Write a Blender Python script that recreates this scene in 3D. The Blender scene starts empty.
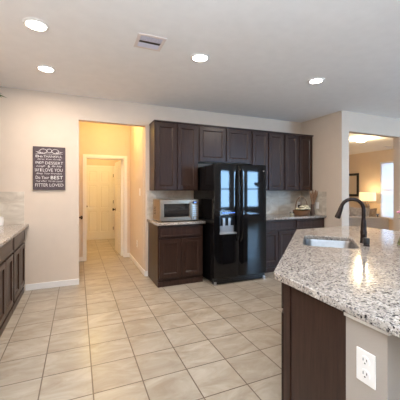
import bpy, bmesh, math, random
from mathutils import Vector, Matrix
random.seed(7)
S = bpy.context.scene
COL = S.collection
PI = math.pi
H = 2.755            # ceiling height

# ------------------------------------------------------------------ camera
cd = bpy.data.cameras.new('camera')
cd.sensor_width = 36.0
cd.lens = 285.4 * 36 / 400
cd.shift_y = -9.7 / 400
cd.clip_start = 0.05
cam = bpy.data.objects.new('camera', cd)
COL.objects.link(cam)
cam.location = (0, 0, 1.376)
cam.rotation_euler = (PI / 2, 0, -math.radians(23.19))
S.camera = cam

# ------------------------------------------------------------------ world, daylight, exposure
w = bpy.data.worlds.new('sky')
S.world = w
w.use_nodes = True
bg = w.node_tree.nodes['Background']
bg.inputs[0].default_value = (0.30, 0.57, 1.0, 1)
bg.inputs[1].default_value = 3.6

def area(name, loc, rot, sx, sy, power, color, spread=PI):
    l = bpy.data.lights.new(name, 'AREA')
    l.shape = 'RECTANGLE'
    l.size, l.size_y = sx, sy
    l.energy = power
    l.color = color
    l.spread = spread
    o = bpy.data.objects.new(name, l)
    COL.objects.link(o)
    o.location = loc
    o.rotation_euler = rot
    return o
DAY = (0.40, 0.68, 1.0)
# daylight coming through the breakfast-nook windows (behind the camera), just outside each pane
NOOK = [(5.35, 6.25), (6.75, 7.85)]
for x0, x1 in NOOK:
    area('window_daylight', ((x0 + x1) / 2, -3.80, 1.43), (PI / 2, 0, 0), x1 - x0, 1.65, 85 * (x1 - x0), DAY)
area('window_daylight', (9.86, 6.2, 1.4), (0, PI / 2, 0), 1.9, 0.95, 16, (0.85, 0.93, 1.0))

S.view_settings.view_transform = 'Standard'
S.view_settings.look = 'None'
S.view_settings.gamma = 1
S.view_settings.use_curve_mapping = False
S.view_settings.exposure = 0.82
S.cycles.diffuse_bounces = 8
CAN_POWER = 10.8
WARM = (1.0, 0.86, 0.73)

# ------------------------------------------------------------------ materials
def newmat(name):
    m = bpy.data.materials.new(name)
    m.use_nodes = True
    nt = m.node_tree
    return m, nt, nt.nodes['Principled BSDF']
def N(nt, t, **kw):
    n = nt.nodes.new(t)
    for k, v in kw.items():
        if k in n.inputs: n.inputs[k].default_value = v
        else: setattr(n, k, v)
    return n
def ramp(nt, stops, interp='LINEAR'):
    r = nt.nodes.new('ShaderNodeValToRGB')
    r.color_ramp.interpolation = interp
    e = r.color_ramp.elements
    while len(e) < len(stops): e.new(0.5)
    for i, (p, c) in enumerate(stops):
        e[i].position = p
        e[i].color = (*c, 1)
    return r
def coords(nt, scale=(1, 1, 1), kind='Object'):
    tc = nt.nodes.new('ShaderNodeTexCoord')
    mp = nt.nodes.new('ShaderNodeMapping')
    mp.inputs['Scale'].default_value = scale
    nt.links.new(tc.outputs[kind], mp.inputs[0])
    return mp
def simple(name, color, rough=0.5, metal=0.0, coat=0.0, noise=0.05, nscale=8, bump=0.0, bscale=60, spec=0.5):
    m, nt, b = newmat(name)
    L = nt.links.new
    mp = coords(nt)
    n = N(nt, 'ShaderNodeTexNoise', Scale=nscale, Detail=4.0)
    L(mp.outputs[0], n.inputs['Vector'])
    lo = tuple(max(0, c * (1 - noise)) for c in color)
    hi = tuple(min(1, c * (1 + noise)) for c in color)
    r = ramp(nt, [(0.3, lo), (0.7, hi)])
    L(n.outputs['Fac'], r.inputs[0])
    L(r.outputs[0], b.inputs['Base Color'])
    b.inputs['Roughness'].default_value = rough
    b.inputs['Metallic'].default_value = metal
    b.inputs['Coat Weight'].default_value = coat
    b.inputs['Coat Roughness'].default_value = 0.05
    b.inputs['Specular IOR Level'].default_value = spec
    if bump:
        n2 = N(nt, 'ShaderNodeTexNoise', Scale=bscale, Detail=3.0)
        L(mp.outputs[0], n2.inputs['Vector'])
        bp = N(nt, 'ShaderNodeBump', Strength=bump, Distance=0.004)
        L(n2.outputs['Fac'], bp.inputs['Height'])
        L(bp.outputs[0], b.inputs['Normal'])
    return m
def emit(name, color, strength):
    m, nt, b = newmat(name)
    b.inputs['Base Color'].default_value = (*color, 1)
    b.inputs['Emission Color'].default_value = (*color, 1)
    b.inputs['Emission Strength'].default_value = strength
    return m

M = {}
M['wall'] = simple('beige wall paint', (0.69, 0.58, 0.48), 0.7, noise=0.015, bump=0.12, bscale=120)
M['greige'] = simple('greige half wall paint', (0.40, 0.355, 0.315), 0.7, noise=0.015, bump=0.12, bscale=120)
M['ceiling'] = simple('white textured ceiling paint', (0.86, 0.855, 0.86), 0.8, noise=0.02, bump=0.3, bscale=70)
M['trim'] = simple('white semi gloss trim paint', (0.82, 0.80, 0.78), 0.35, noise=0.01)
M['door'] = simple('white door paint', (0.80, 0.78, 0.74), 0.4, noise=0.01)
M['outlet'] = simple('white plastic', (0.86, 0.84, 0.82), 0.35, noise=0.01)
M['dark'] = simple('dark slot', (0.02, 0.02, 0.02), 0.6)
M['bronze'] = simple('oil rubbed bronze', (0.035, 0.025, 0.024), 0.26, metal=0.75, noise=0.3, nscale=20)
M['black'] = simple('black gloss', (0.005, 0.005, 0.006), 0.045, noise=0.1, spec=0.42, bump=0.02, bscale=5)
M['blackmatte'] = simple('black plastic', (0.012, 0.012, 0.013), 0.4)
M['silver'] = simple('silver plastic', (0.55, 0.56, 0.58), 0.3, metal=0.7)
M['sinksteel'] = simple('satin stainless steel', (0.26, 0.265, 0.275), 0.36, metal=1.0, noise=0.06, nscale=30)
M['steel'] = simple('brushed stainless steel', (0.42, 0.34, 0.265), 0.33, metal=1.0, noise=0.06, nscale=30)
M['glassblack'] = simple('dark oven glass', (0.012, 0.012, 0.014), 0.05, coat=1.0)
M['blue'] = emit('blue display', (0.10, 0.25, 0.9), 0.8)
M['white'] = simple('white print', (0.85, 0.84, 0.84), 0.5)
M['signprint'] = simple('cream print', (0.72, 0.68, 0.68), 0.7)
M['signboard'] = simple('charcoal canvas', (0.085, 0.062, 0.072), 0.75, noise=0.25, nscale=25)
M['wicker'] = None
M['glaze'] = simple('mottled green glaze', (0.20, 0.21, 0.10), 0.15, noise=0.6, nscale=28, coat=.5)
M['cream'] = simple('cream petals', (0.88, 0.80, 0.58), 0.6, noise=0.08, nscale=40)
M['reed'] = simple('dried reed', (0.30, 0.17, 0.10), 0.8, noise=0.3, nscale=40)
M['leaf'] = simple('green leaves', (0.06, 0.13, 0.025), 0.5, noise=0.4, nscale=20)
M['pink'] = simple('pink petals', (0.75, 0.35, 0.50), 0.6, noise=0.15, nscale=40)
M['sofa'] = simple('grey linen upholstery', (0.52, 0.475, 0.44), 0.9, noise=0.12, nscale=60, bump=0.3, bscale=300)
M['pillowlight'] = simple('pale grey cushion fabric', (0.56, 0.54, 0.53), 0.9, noise=0.25, nscale=22)
M['pillowbeige'] = simple('tan cushion fabric', (0.45, 0.36, 0.28), 0.9, noise=0.3, nscale=30)
M['shade'] = None
M['lampbase'] = simple('grey lamp base', (0.16, 0.13, 0.125), 0.4, metal=0.3)
M['tablewood'] = simple('dark table wood', (0.06, 0.035, 0.025), 0.4, noise=0.3)
M['register'] = simple('pale lavender metal', (0.66, 0.64, 0.74), 0.4)
M['registerframe'] = simple('off white metal', (0.74, 0.66, 0.63), 0.45)
M['soil'] = simple('soil', (0.03, 0.02, 0.015), 0.9)
M['pot'] = simple('brown clay pot', (0.10, 0.055, 0.035), 0.6)
M['blind'] = simple('white blind slats', (0.86, 0.86, 0.86), 0.5)
_nt = M['blind'].node_tree
_tr = N(_nt, 'ShaderNodeBsdfTranslucent'); _tr.inputs[0].default_value = (.8, .82, .85, 1)
_mx = N(_nt, 'ShaderNodeMixShader'); _mx.inputs[0].default_value = .4
_nt.links.new(_nt.nodes['Principled BSDF'].outputs[0], _mx.inputs[1]); _nt.links.new(_tr.outputs[0], _mx.inputs[2])
_nt.links.new(_mx.outputs[0], _nt.nodes['Material Output'].inputs[0])

def wood():
    m, nt, b = newmat('espresso stained wood')
    L = nt.links.new
    mp = coords(nt, (28, 28, 2.2))
    n = N(nt, 'ShaderNodeTexNoise', Scale=2.0, Detail=6.0, Roughness=0.6)
    L(mp.outputs[0], n.inputs['Vector'])
    r = ramp(nt, [(0.25, (0.022, 0.0105, 0.0075)), (0.6, (0.044, 0.0215, 0.0155)), (0.85, (0.068, 0.035, 0.025))])
    L(n.outputs['Fac'], r.inputs[0])
    L(r.outputs[0], b.inputs['Base Color'])
    b.inputs['Roughness'].default_value = 0.32
    b.inputs['Specular IOR Level'].default_value = 0.33
    b.inputs['Coat Weight'].default_value = 0.0
    b.inputs['Coat Roughness'].default_value = 0.3
    return m
M['wood'] = wood()

def granite():
    m, nt, b = newmat('speckled granite')
    L = nt.links.new
    mp = coords(nt)
    v1 = N(nt, 'ShaderNodeTexVoronoi', Scale=120.0)
    v2 = N(nt, 'ShaderNodeTexVoronoi', Scale=230.0)
    n = N(nt, 'ShaderNodeTexNoise', Scale=14.0, Detail=5.0)
    for t in (v1, v2, n): L(mp.outputs[0], t.inputs['Vector'])
    s1 = N(nt, 'ShaderNodeSeparateColor'); L(v1.outputs['Color'], s1.inputs[0])
    s2 = N(nt, 'ShaderNodeSeparateColor'); L(v2.outputs['Color'], s2.inputs[0])
    r1 = ramp(nt, [(0.0, (0.045, 0.04, 0.042)), (0.055, (0.22, 0.205, 0.21)), (0.15, (0.50, 0.455, 0.42)),
                   (0.50, (0.66, 0.605, 0.55)), (0.78, (0.82, 0.79, 0.75))], 'CONSTANT')
    L(s1.outputs[0], r1.inputs[0])
    r2 = ramp(nt, [(0.0, (0.03, 0.028, 0.03)), (0.07, (0.26, 0.245, 0.25)), (0.17, (0.60, 0.55, 0.505)), (0.7, (0.80, 0.76, 0.72))], 'CONSTANT')
    L(s2.outputs[0], r2.inputs[0])
    mx = N(nt, 'ShaderNodeMix', data_type='RGBA', blend_type='DARKEN')
    mx.inputs[0].default_value = 0.72
    L(r1.outputs[0], mx.inputs[6]); L(r2.outputs[0], mx.inputs[7])
    rr = ramp(nt, [(0.35, (0.66, 0.63, 0.61)), (0.65, (0.83, 0.80, 0.77))])
    L(n.outputs['Fac'], rr.inputs[0])
    m2 = N(nt, 'ShaderNodeMix', data_type='RGBA', blend_type='MULTIPLY')
    m2.inputs[0].default_value = 1.0
    L(mx.outputs[2], m2.inputs[6]); L(rr.outputs[0], m2.inputs[7])
    L(m2.outputs[2], b.inputs['Base Color'])
    b.inputs['Roughness'].default_value = 0.11
    b.inputs['Specular IOR Level'].default_value = 0.5
    return m
M['granite'] = granite()

def tile(name, w_, h_, off, mortar, lo, mid, hi, grout, rough, axes='XY', size=0.004, stagger=0.0):
    m, nt, b = newmat(name)
    L = nt.links.new
    tc = nt.nodes.new('ShaderNodeTexCoord')
    sep = N(nt, 'ShaderNodeSeparateXYZ'); L(tc.outputs['Object'], sep.inputs[0])
    cmb = N(nt, 'ShaderNodeCombineXYZ')
    for i, ax in enumerate(axes):
        a = N(nt, 'ShaderNodeMath', operation='SUBTRACT')
        a.inputs[1].default_value = off[i]
        L(sep.outputs['XYZ'.index(ax)], a.inputs[0]); L(a.outputs[0], cmb.inputs[i])
    br = N(nt, 'ShaderNodeTexBrick', offset=stagger, squash=1.0)
    br.inputs['Scale'].default_value = 1.0
    br.inputs['Brick Width'].default_value = w_
    br.inputs['Row Height'].default_value = h_
    br.inputs['Mortar Size'].default_value = size
    br.inputs['Mortar Smooth'].default_value = 0.1
    br.inputs['Color1'].default_value = (0, 0, 0, 1)
    br.inputs['Color2'].default_value = (1, 1, 1, 1)
    L(cmb.outputs[0], br.inputs['Vector'])
    # veining, shifted per tile so neighbouring tiles do not continue each other
    sc = N(nt, 'ShaderNodeVectorMath', operation='SCALE'); sc.inputs['Scale'].default_value = 7.0
    L(br.outputs['Color'], sc.inputs[0])
    ad = N(nt, 'ShaderNodeVectorMath', operation='ADD'); L(cmb.outputs[0], ad.inputs[0]); L(sc.outputs[0], ad.inputs[1])
    mp = nt.nodes.new('ShaderNodeMapping'); mp.inputs['Scale'].default_value = (3.0, 6.5, 3.0)
    L(ad.outputs[0], mp.inputs[0])
    n = N(nt, 'ShaderNodeTexNoise', Scale=1.0, Detail=7.0, Roughness=0.62, Distortion=0.9)
    L(mp.outputs[0], n.inputs['Vector'])
    r = ramp(nt, [(0.32, lo), (0.5, mid), (0.68, hi)])
    L(n.outputs['Fac'], r.inputs[0])
    tint = ramp(nt, [(0.0, (0.94, 0.935, 0.93)), (1.0, (1.03, 1.03, 1.03))])
    L(br.outputs['Color'], tint.inputs[0])
    mu = N(nt, 'ShaderNodeMix', data_type='RGBA', blend_type='MULTIPLY'); mu.inputs[0].default_value = 1.0
    L(r.outputs[0], mu.inputs[6]); L(tint.outputs[0], mu.inputs[7])
    mx = N(nt, 'ShaderNodeMix', data_type='RGBA')
    mx.inputs[7].default_value = (*grout, 1)
    L(br.outputs['Fac'], mx.inputs[0]); L(mu.outputs[2], mx.inputs[6])
    L(mx.outputs[2], b.inputs['Base Color'])
    b.inputs['Roughness'].default_value = rough
    iv = N(nt, 'ShaderNodeMath', operation='SUBTRACT'); iv.inputs[0].default_value = 1.0
    L(br.outputs['Fac'], iv.inputs[1])
    bp = N(nt, 'ShaderNodeBump', Strength=0.4, Distance=0.002)
    L(iv.outputs[0], bp.inputs['Height']); L(bp.outputs[0], b.inputs['Normal'])
    return m
M['floor'] = tile('travertine look floor tile', 0.3362, 0.3290, (0.097, 2.387), 0.004,
                  (0.305, 0.25, 0.19), (0.385, 0.336, 0.272), (0.46, 0.418, 0.352), (0.135, 0.10, 0.07), 0.28, size=0.0045)
SPL = dict(lo=(0.47, 0.40, 0.325), mid=(0.62, 0.55, 0.46), hi=(0.74, 0.68, 0.59), grout=(0.60, 0.50, 0.40), rough=0.45, size=0.003)
M['splash_xz'] = tile('backsplash stone tile', 0.305, 0.305, (-0.66, 0.914), 0.003, axes='XZ', **SPL)
M['splash_yz'] = tile('backsplash stone tile side', 0.305, 0.305, (0.02, 0.914), 0.003, axes='YZ', **SPL)

def wicker():
    m, nt, b = newmat('woven wicker')
    L = nt.links.new
    mp = coords(nt)
    wv = N(nt, 'ShaderNodeTexWave', Scale=38.0, Distortion=3.0, bands_direction='Z')
    L(mp.outputs[0], wv.inputs['Vector'])
    r = ramp(nt, [(0.2, (0.10, 0.04, 0.016)), (0.7, (0.36, 0.17, 0.07))])
    L(wv.outputs['Fac'], r.inputs[0]); L(r.outputs[0], b.inputs['Base Color'])
    bp = N(nt, 'ShaderNodeBump', Strength=0.8, Distance=0.004)
    L(wv.outputs['Fac'], bp.inputs['Height']); L(bp.outputs[0], b.inputs['Normal'])
    b.inputs['Roughness'].default_value = 0.6
    return m
M['wicker'] = wicker()
def glass(name, col=(1, 1, 1), refl=0.08):
    m, nt, b = newmat(name)
    nt.nodes.remove(b)
    t = N(nt, 'ShaderNodeBsdfTransparent'); t.inputs[0].default_value = (*col, 1)
    g = N(nt, 'ShaderNodeBsdfGlossy', Roughness=0.02)
    f = N(nt, 'ShaderNodeFresnel', IOR=1.45)
    mx = N(nt, 'ShaderNodeMixShader')
    nt.links.new(f.outputs[0], mx.inputs[0])
    nt.links.new(t.outputs[0], mx.inputs[1]); nt.links.new(g.outputs[0], mx.inputs[2])
    nt.links.new(mx.outputs[0], nt.nodes['Material Output'].inputs[0])
    return m
M['pane'] = glass('window glass', (0.97, 0.98, 0.99))
M['vase'] = glass('green tinted glass', (0.72, 0.80, 0.62))
M['jar'] = glass('clear glass', (0.9, 0.9, 0.9))
M['mirror'] = simple('mirror glass', (0.85, 0.85, 0.85), 0.03, metal=1.0, noise=0.0)
M['can'] = emit('glowing lamp lens', (1.0, 0.93, 0.82), 14)
M['dome'] = emit('glowing glass dome', (1.0, 0.88, 0.68), 5)
M['shade'] = emit('glowing fabric lamp shade', (1.0, 0.82, 0.50), 0.52)

# ------------------------------------------------------------------ mesh helpers
class MB:
    def __init__(self): self.bm = bmesh.new()
    def _xf(self, vs, mat):
        if mat is not None: bmesh.ops.transform(self.bm, matrix=mat, verts=vs)
        return vs
    def box(self, lo, hi, mat=None):
        x0, y0, z0 = lo; x1, y1, z1 = hi
        v = [self.bm.verts.new(p) for p in ((x0, y0, z0), (x1, y0, z0), (x1, y1, z0), (x0, y1, z0),
                                             (x0, y0, z1), (x1, y0, z1), (x1, y1, z1), (x0, y1, z1))]
        for f in ((0, 3, 2, 1), (4, 5, 6, 7), (0, 1, 5, 4), (1, 2, 6, 5), (2, 3, 7, 6), (3, 0, 4, 7)):
            self.bm.faces.new([v[i] for i in f])
        self._xf(v, mat); return self
    def prism(self, pts, z0, z1):
        a = [self.bm.verts.new((x, y, z0)) for x, y in pts]
        b = [self.bm.verts.new((x, y, z1)) for x, y in pts]
        n = len(pts)
        self.bm.faces.new(a[::-1]); self.bm.faces.new(b)
        for i in range(n): self.bm.faces.new((a[i], a[(i + 1) % n], b[(i + 1) % n], b[i]))
        return self
    def lathe(self, prof, c=(0, 0, 0), seg=24, mat=None, cap=True):
        rings = []; vs = []
        for r, z in prof:
            ring = [self.bm.verts.new((c[0] + r * math.cos(2 * PI * k / seg), c[1] + r * math.sin(2 * PI * k / seg), c[2] + z)) for k in range(seg)]
            rings.append(ring); vs += ring
        for a, b in zip(rings, rings[1:]):
            for k in range(seg):
                self.bm.faces.new((a[k], a[(k + 1) % seg], b[(k + 1) % seg], b[k]))
        if cap:
            self.bm.faces.new(rings[0][::-1]); self.bm.faces.new(rings[-1])
        self._xf(vs, mat); return self
    def tube(self, pts, r, seg=10, cap=True):
        pts = [Vector(p) for p in pts]
        rr = r if isinstance(r, (list, tuple)) else [r] * len(pts)
        t0 = (pts[1] - pts[0]).normalized()
        up = Vector((0, 0, 1)) if abs(t0.z) < 0.9 else Vector((1, 0, 0))
        n = t0.cross(up).normalized()
        rings = []
        for i, p in enumerate(pts):
            t = (pts[min(i + 1, len(pts) - 1)] - pts[max(i - 1, 0)]).normalized()
            n = (n - t * n.dot(t)).normalized()
            b = t.cross(n)
            rings.append([self.bm.verts.new(p + (n * math.cos(2 * PI * k / seg) + b * math.sin(2 * PI * k / seg)) * rr[i]) for k in range(seg)])
        for a, b in zip(rings, rings[1:]):
            for k in range(seg): self.bm.faces.new((a[k], a[(k + 1) % seg], b[(k + 1) % seg], b[k]))
        if cap: self.bm.faces.new(rings[0][::-1]); self.bm.faces.new(rings[-1])
        return self
    def ball(self, c, r, sc=(1, 1, 1), sub=2, mat=None):
        g = bmesh.ops.create_icosphere(self.bm, subdivisions=sub, radius=r)
        m = Matrix.Translation(c) @ Matrix.Diagonal((*sc, 1))
        if mat is not None: m = mat @ m
        bmesh.ops.transform(self.bm, matrix=m, verts=g['verts']); return self
    def leaf(self, base, d, L, wd):
        d = Vector(d).normalized(); base = Vector(base)
        s = d.cross(Vector((0, 0, 1)))
        s = s.normalized() if s.length > 1e-3 else Vector((1, 0, 0))
        u = s.cross(d)
        droop = Vector((0, 0, -0.25 * L))
        p = [base, base + d * L * .35 + s * wd + u * .15 * wd, base + d * L + droop, base + d * L * .35 - s * wd + u * .15 * wd, base + d * L * .5 + droop * .3]
        v = [self.bm.verts.new(q) for q in p]
        for f in ((0, 1, 4), (1, 2, 4), (2, 3, 4), (3, 0, 4)): self.bm.faces.new([v[i] for i in f])
        return self
    def panel(self, xs, zs, t, cells, both=False, ins=0.012, dep=-0.007, raise_=0.0, flip=False):
        """slab whose front (-Y) is a grid of cells, the listed ones sunk as panels; thickness t behind y=0"""
        bm = self.bm
        F = {}
        ys = (0.0, t)
        grid = [[[bm.verts.new((x, y, z)) for z in zs] for x in xs] for y in ys]
        nx, nz = len(xs), len(zs)
        fr = []
        for i in range(nx - 1):
            for j in range(nz - 1):
                a = bm.faces.new((grid[0][i][j], grid[0][i + 1][j], grid[0][i + 1][j + 1], grid[0][i][j + 1]))
                b = bm.faces.new((grid[1][i][j], grid[1][i][j + 1], grid[1][i + 1][j + 1], grid[1][i + 1][j]))
                if (i, j) in cells:
                    fr.append(a)
                    if both: fr.append(b)
        for j in range(nz - 1):
            bm.faces.new((grid[0][0][j], grid[0][0][j + 1], grid[1][0][j + 1], grid[1][0][j]))
            bm.faces.new((grid[0][-1][j], grid[1][-1][j], grid[1][-1][j + 1], grid[0][-1][j + 1]))
        for i in range(nx - 1):
            bm.faces.new((grid[0][i][0], grid[1][i][0], grid[1][i + 1][0], grid[0][i + 1][0]))
            bm.faces.new((grid[0][i][-1], grid[0][i + 1][-1], grid[1][i + 1][-1], grid[1][i][-1]))
        bm.normal_update()
        for f in fr:
            bmesh.ops.inset_individual(bm, faces=[f], thickness=ins, depth=dep)
            if raise_:
                bmesh.ops.inset_individual(bm, faces=[f], thickness=0.03, depth=raise_)
        return self
    def build(self, name, mat, parent=None, smooth=False, bevel=0.0, loc=None, rot=None, subsurf=0, seg=2):
        me = bpy.data.meshes.new(name)
        bmesh.ops.recalc_face_normals(self.bm, faces=self.bm.faces[:])
        if smooth:
            for e in self.bm.edges:
                e.smooth = not (len(e.link_faces) == 2 and e.calc_face_angle(0) > .7)
        self.bm.to_mesh(me); self.bm.free()
        if isinstance(mat, str): mat = M[mat]
        me.materials.append(mat)
        if smooth:
            for p in me.polygons: p.use_smooth = True
        o = bpy.data.objects.new(name, me)
        COL.objects.link(o)
        if parent is not None: o.parent = parent
        if loc is not None: o.location = loc
        if rot is not None: o.rotation_euler = rot
        if bevel:
            b = o.modifiers.new('bevel', 'BEVEL'); b.width = bevel; b.segments = seg; b.limit_method = 'ANGLE'
        if subsurf:
            s = o.modifiers.new('smooth', 'SUBSURF'); s.levels = s.render_levels = subsurf
        return o
def tag(o, label=None, cat=None, group=None, kind=None):
    if label: o['label'] = label
    if cat: o['category'] = cat
    if group: o['group'] = group
    if kind: o['kind'] = kind
    return o
def thing(name, label, cat, loc=(0, 0, 0), rz=0.0, group=None, rot=None):
    o = bpy.data.objects.new(name, None)
    o.empty_display_size = 0.1
    COL.objects.link(o)
    o.location = loc
    o.rotation_euler = rot if rot else (0, 0, rz)
    return tag(o, label, cat, group)
def struct(o, label=None):
    o['kind'] = 'structure'
    if label: o['label'] = label
    return o
def copy_tree(o, parent=None):
    c = o.copy(); COL.objects.link(c)
    if parent is not None: c.parent = parent
    for ch in [x for x in bpy.data.objects if x.parent == o]:
        copy_tree(ch, c)
    return c
def text_mesh(s, width, height, depth=0.0008, shear=0.0):
    """lettering as a mesh in the XZ plane, centred, facing -Y, fitted into width x height"""
    cu = bpy.data.curves.new('lettering', 'FONT')
    cu.body = s; cu.extrude = 0.02; cu.shear = shear
    cu.resolution_u = 3
    o = bpy.data.objects.new('lettering', cu)
    COL.objects.link(o)
    dg = bpy.context.evaluated_depsgraph_get(); dg.update()
    me = bpy.data.meshes.new_from_object(o.evaluated_get(dg))
    bpy.data.objects.remove(o); bpy.data.curves.remove(cu)
    xs = [v.co.x for v in me.vertices]; ys = [v.co.y for v in me.vertices]
    cx, cy = (min(xs) + max(xs)) / 2, (min(ys) + max(ys)) / 2
    sx = width / (max(xs) - min(xs)); sy = height / (max(ys) - min(ys))
    for v in me.vertices:
        x, y, z = v.co
        v.co = ((x - cx) * sx, -depth if z > 0 else 0.0, (y - cy) * sy)
    return me
def lettering(s, width, height, mat, parent, loc, rot=(0, 0, 0), shear=0.0, name='lettering'):
    me = text_mesh(s, width, height, shear=shear)
    me.materials.clear(); me.materials.append(M[mat])
    o = bpy.data.objects.new(name, me); COL.objects.link(o)
    o.parent = parent; o.location = loc; o.rotation_euler = rot
    return o
def area_can(loc, power, color, parent, r=0.06):
    l = bpy.data.lights.new('lamp_glow', 'AREA')
    l.shape = 'DISK'; l.size = r * 2; l.energy = power; l.color = color
    o = bpy.data.objects.new('lamp_glow', l); COL.objects.link(o)
    o.parent = parent; o.location = loc
    return o
def bulb(loc, power, color, parent, r=0.06):
    l = bpy.data.lights.new('bulb_glow', 'POINT')
    l.energy = power; l.color = color; l.shadow_soft_size = r
    o = bpy.data.objects.new('bulb_glow', l); COL.objects.link(o)
    o.parent = parent; o.location = loc
    return o

# ------------------------------------------------------------------ room shell
XL, XE, YS, YB, YF = -1.27, 9.69, -3.6, 4.54, 8.6
SX, OY = 4.19, 3.565
struct(MB().box((XL - .12, YS - .12, -.1), (XE + .12, YF + .12, 0)).build('floor', 'floor'))
struct(MB().box((XL - .12, YS - .12, H), (XE + .12, YF + .12, H + .1)).build('ceiling', 'ceiling'))
struct(MB().box((XL - .12, YS - .12, 0), (XL, YB + .12, H)).build('wall_left', 'wall'))
OT = 2.41
b = MB()
b.box((XL, YB, 0), (.017, YB + .12, H)).box((.996, YB, 0), (SX + .12, YB + .12, H)).box((.017, YB, OT), (.996, YB + .12, H))
struct(b.build('wall_back', 'wall'))
struct(MB().box((SX, OY, 0), (SX + .12, YB, H)).build('wall_side', 'wall'))
b = MB()
b.box((SX + .12, OY, 0), (4.365, OY + .12, H)).box((5.745, OY, 0), (XE, OY + .12, H)).box((4.365, OY, OT), (5.745, OY + .12, H))
struct(b.build('wall_right', 'wall'))
# breakfast-nook wall with its windows
b = MB(); x = XL
WZ0, WZ1 = 0.60, 2.26
for x0, x1 in NOOK:
    b.box((x, YS - .12, 0), (x0, YS, H)); b.box((x0, YS - .12, 0), (x1, YS, WZ0)); b.box((x0, YS - .12, WZ1), (x1, YS, H)); x = x1
b.box((x, YS - .12, 0), (XE, YS, H))
struct(b.build('wall_front', 'wall'))
b = MB(); LY0, LY1, LZ0, LZ1 = 5.73, 6.67, 0.42, 2.35
b.box((XE, YS - .12, 0), (XE + .12, LY0, H)).box((XE, LY1, 0), (XE + .12, YF + .12, H)).box((XE, LY0, 0), (XE + .12, LY1, LZ0)).box((XE, LY0, LZ1), (XE + .12, LY1, H))
struct(b.build('wall_east', 'wall'))
struct(MB().box((SX, YF, 0), (XE, YF + .12, H)).build('wall_far', 'wall'))
struct(MB().box((SX, YB + .12, 0), (SX + .12, YF, H)).build('wall_partition', 'wall'))
# hallway and laundry
HX = 0.99; HY = 6.0
struct(MB().box((-.12, YB + .12, 0), (0, HY, H)).build('wall_hallway_left', 'wall'))
struct(MB().box((HX, YB + .12, 0), (HX + .12, YF, H)).build('wall_hallway_right', 'wall'))
DL, DR, DT = 0.147, 0.880, 2.02
b = MB(); b.box((-.9, HY, 0), (DL, HY + .12, H)).box((DR, HY, 0), (HX, HY + .12, H)).box((DL, HY, DT), (DR, HY + .12, H))
struct(b.build('wall_hallway_back', 'wall'))
struct(MB().box((-1.0, 8.45, 0), (HX, 8.57, H)).build('wall_laundry_back', 'wall'))
struct(MB().box((-1.0, HY + .12, 0), (-.9, 8.45, H)).build('wall_laundry_left', 'wall'))

# baseboards
def base(name, segs):
    b = MB()
    for lo, hi in segs:
        b.box((lo[0], lo[1], 0), (hi[0], hi[1], .085))
        dx, dy = hi[0] - lo[0], hi[1] - lo[1]
    struct(b.build(name, 'trim', bevel=.004))
base('baseboard_back', [((-.66, YB - .014), (.017, YB)), ((.996, YB - .014), (1.03, YB))])
base('baseboard_hallway_left', [((0, YB + .0), (.017, HY))])
base('baseboard_hallway_right', [((HX - .014, YB + .12), (HX, HY)), ((HX - .014, 6.12), (HX, 8.45)), ((.982, YB), (.996, YB + .12))])
base('baseboard_hallway_back', [((.017, HY - .014), (.09, HY)), ((.938, HY - .014), (HX - .014, HY))])
base('baseboard_right', [((SX + .12, OY - .014), (4.365, OY)), ((5.745, OY - .014), (XE, OY))])
base('baseboard_laundry', [((-.9, 8.436), (.09, 8.45)), ((.98, 8.436), (HX - .014, 8.45))])

# door casings
def casing(name, x0, x1, zt, y, wd=.058, t=.016):
    b = MB()
    b.box((x0 - wd, y - t, 0), (x0, y, zt + wd)).box((x1, y - t, 0), (x1 + wd, y, zt + wd)).box((x0, y - t, zt), (x1, y, zt + wd))
    return struct(b.build(name, 'trim', bevel=.004))
c = casing('trim_1', DL, DR, DT, HY)
b = MB(); b.box((DL, HY, 0), (DL + .014, HY + .12, DT)).box((DR - .014, HY, 0), (DR, HY + .12, DT)).box((DL + .014, HY, DT - .014), (DR - .014, HY + .12, DT))
struct(b.build('trim_2', 'trim'))
casing('trim_3', .15, .925, 2.01, 8.45)
b = MB(); b.box((0, 4.72, 0), (.014, 4.778, 2.07)).box((0, 5.52, 0), (.014, 5.578, 2.07)).box((0, 4.778, 2.012), (.014, 5.52, 2.07))
struct(b.build('trim_4', 'trim', bevel=.004))

def six_panel(name, wd, ht, loc, rz, knob_x, mat='door', hinge_x=None, t=.035, back=True):
    st = .11; mid = .09
    pw = (wd - 2 * st - mid) / 2
    xs = [0, st, st + pw, st + pw + mid, wd - st, wd]
    zs = [0, .22, .22 + .56, .88, .88 + .62, 1.60, ht - .11, ht]
    cells = {(i, j) for i in (1, 3) for j in (1, 3, 5)}
    o = MB().panel(xs, zs, t, cells, both=True, ins=.016, dep=-.009, raise_=.006).build(name, mat, loc=loc, rot=(0, 0, rz))
    struct(o)
    k = MB()
    for sgn, y in ((-1, 0), (1, t)):
        R = Matrix.Translation((knob_x, y, .93)) @ Matrix.Rotation(-sgn * PI / 2, 4, 'X')
        k.lathe([(.030, 0), (.030, .006), (.011, .010), (.011, .030), (.026, .038), (.030, .052), (.024, .064), (.006, .068)], mat=R, seg=16)
        if not back: break
    k.build('door_knob', 'bronze', o, smooth=True)
    if hinge_x is not None:
        for z in (.25, 1.0, 1.74):
            MB().lathe([(.007, 0), (.007, .09)], (hinge_x, -.006, z), seg=8).build('hinge', 'bronze', o)
    return o
# open leaf, hinged on the right jamb and swung into the laundry
six_panel('door_1', .71, 2.0, (.866, 6.125, .008), math.radians(93.4), .71 - .06, hinge_x=None)
# closed door at the end of the laundry, on its wall
six_panel('door_2', .765, 2.0, (.155, 8.415, .006), 0, .06, hinge_x=.77, back=False)
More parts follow.
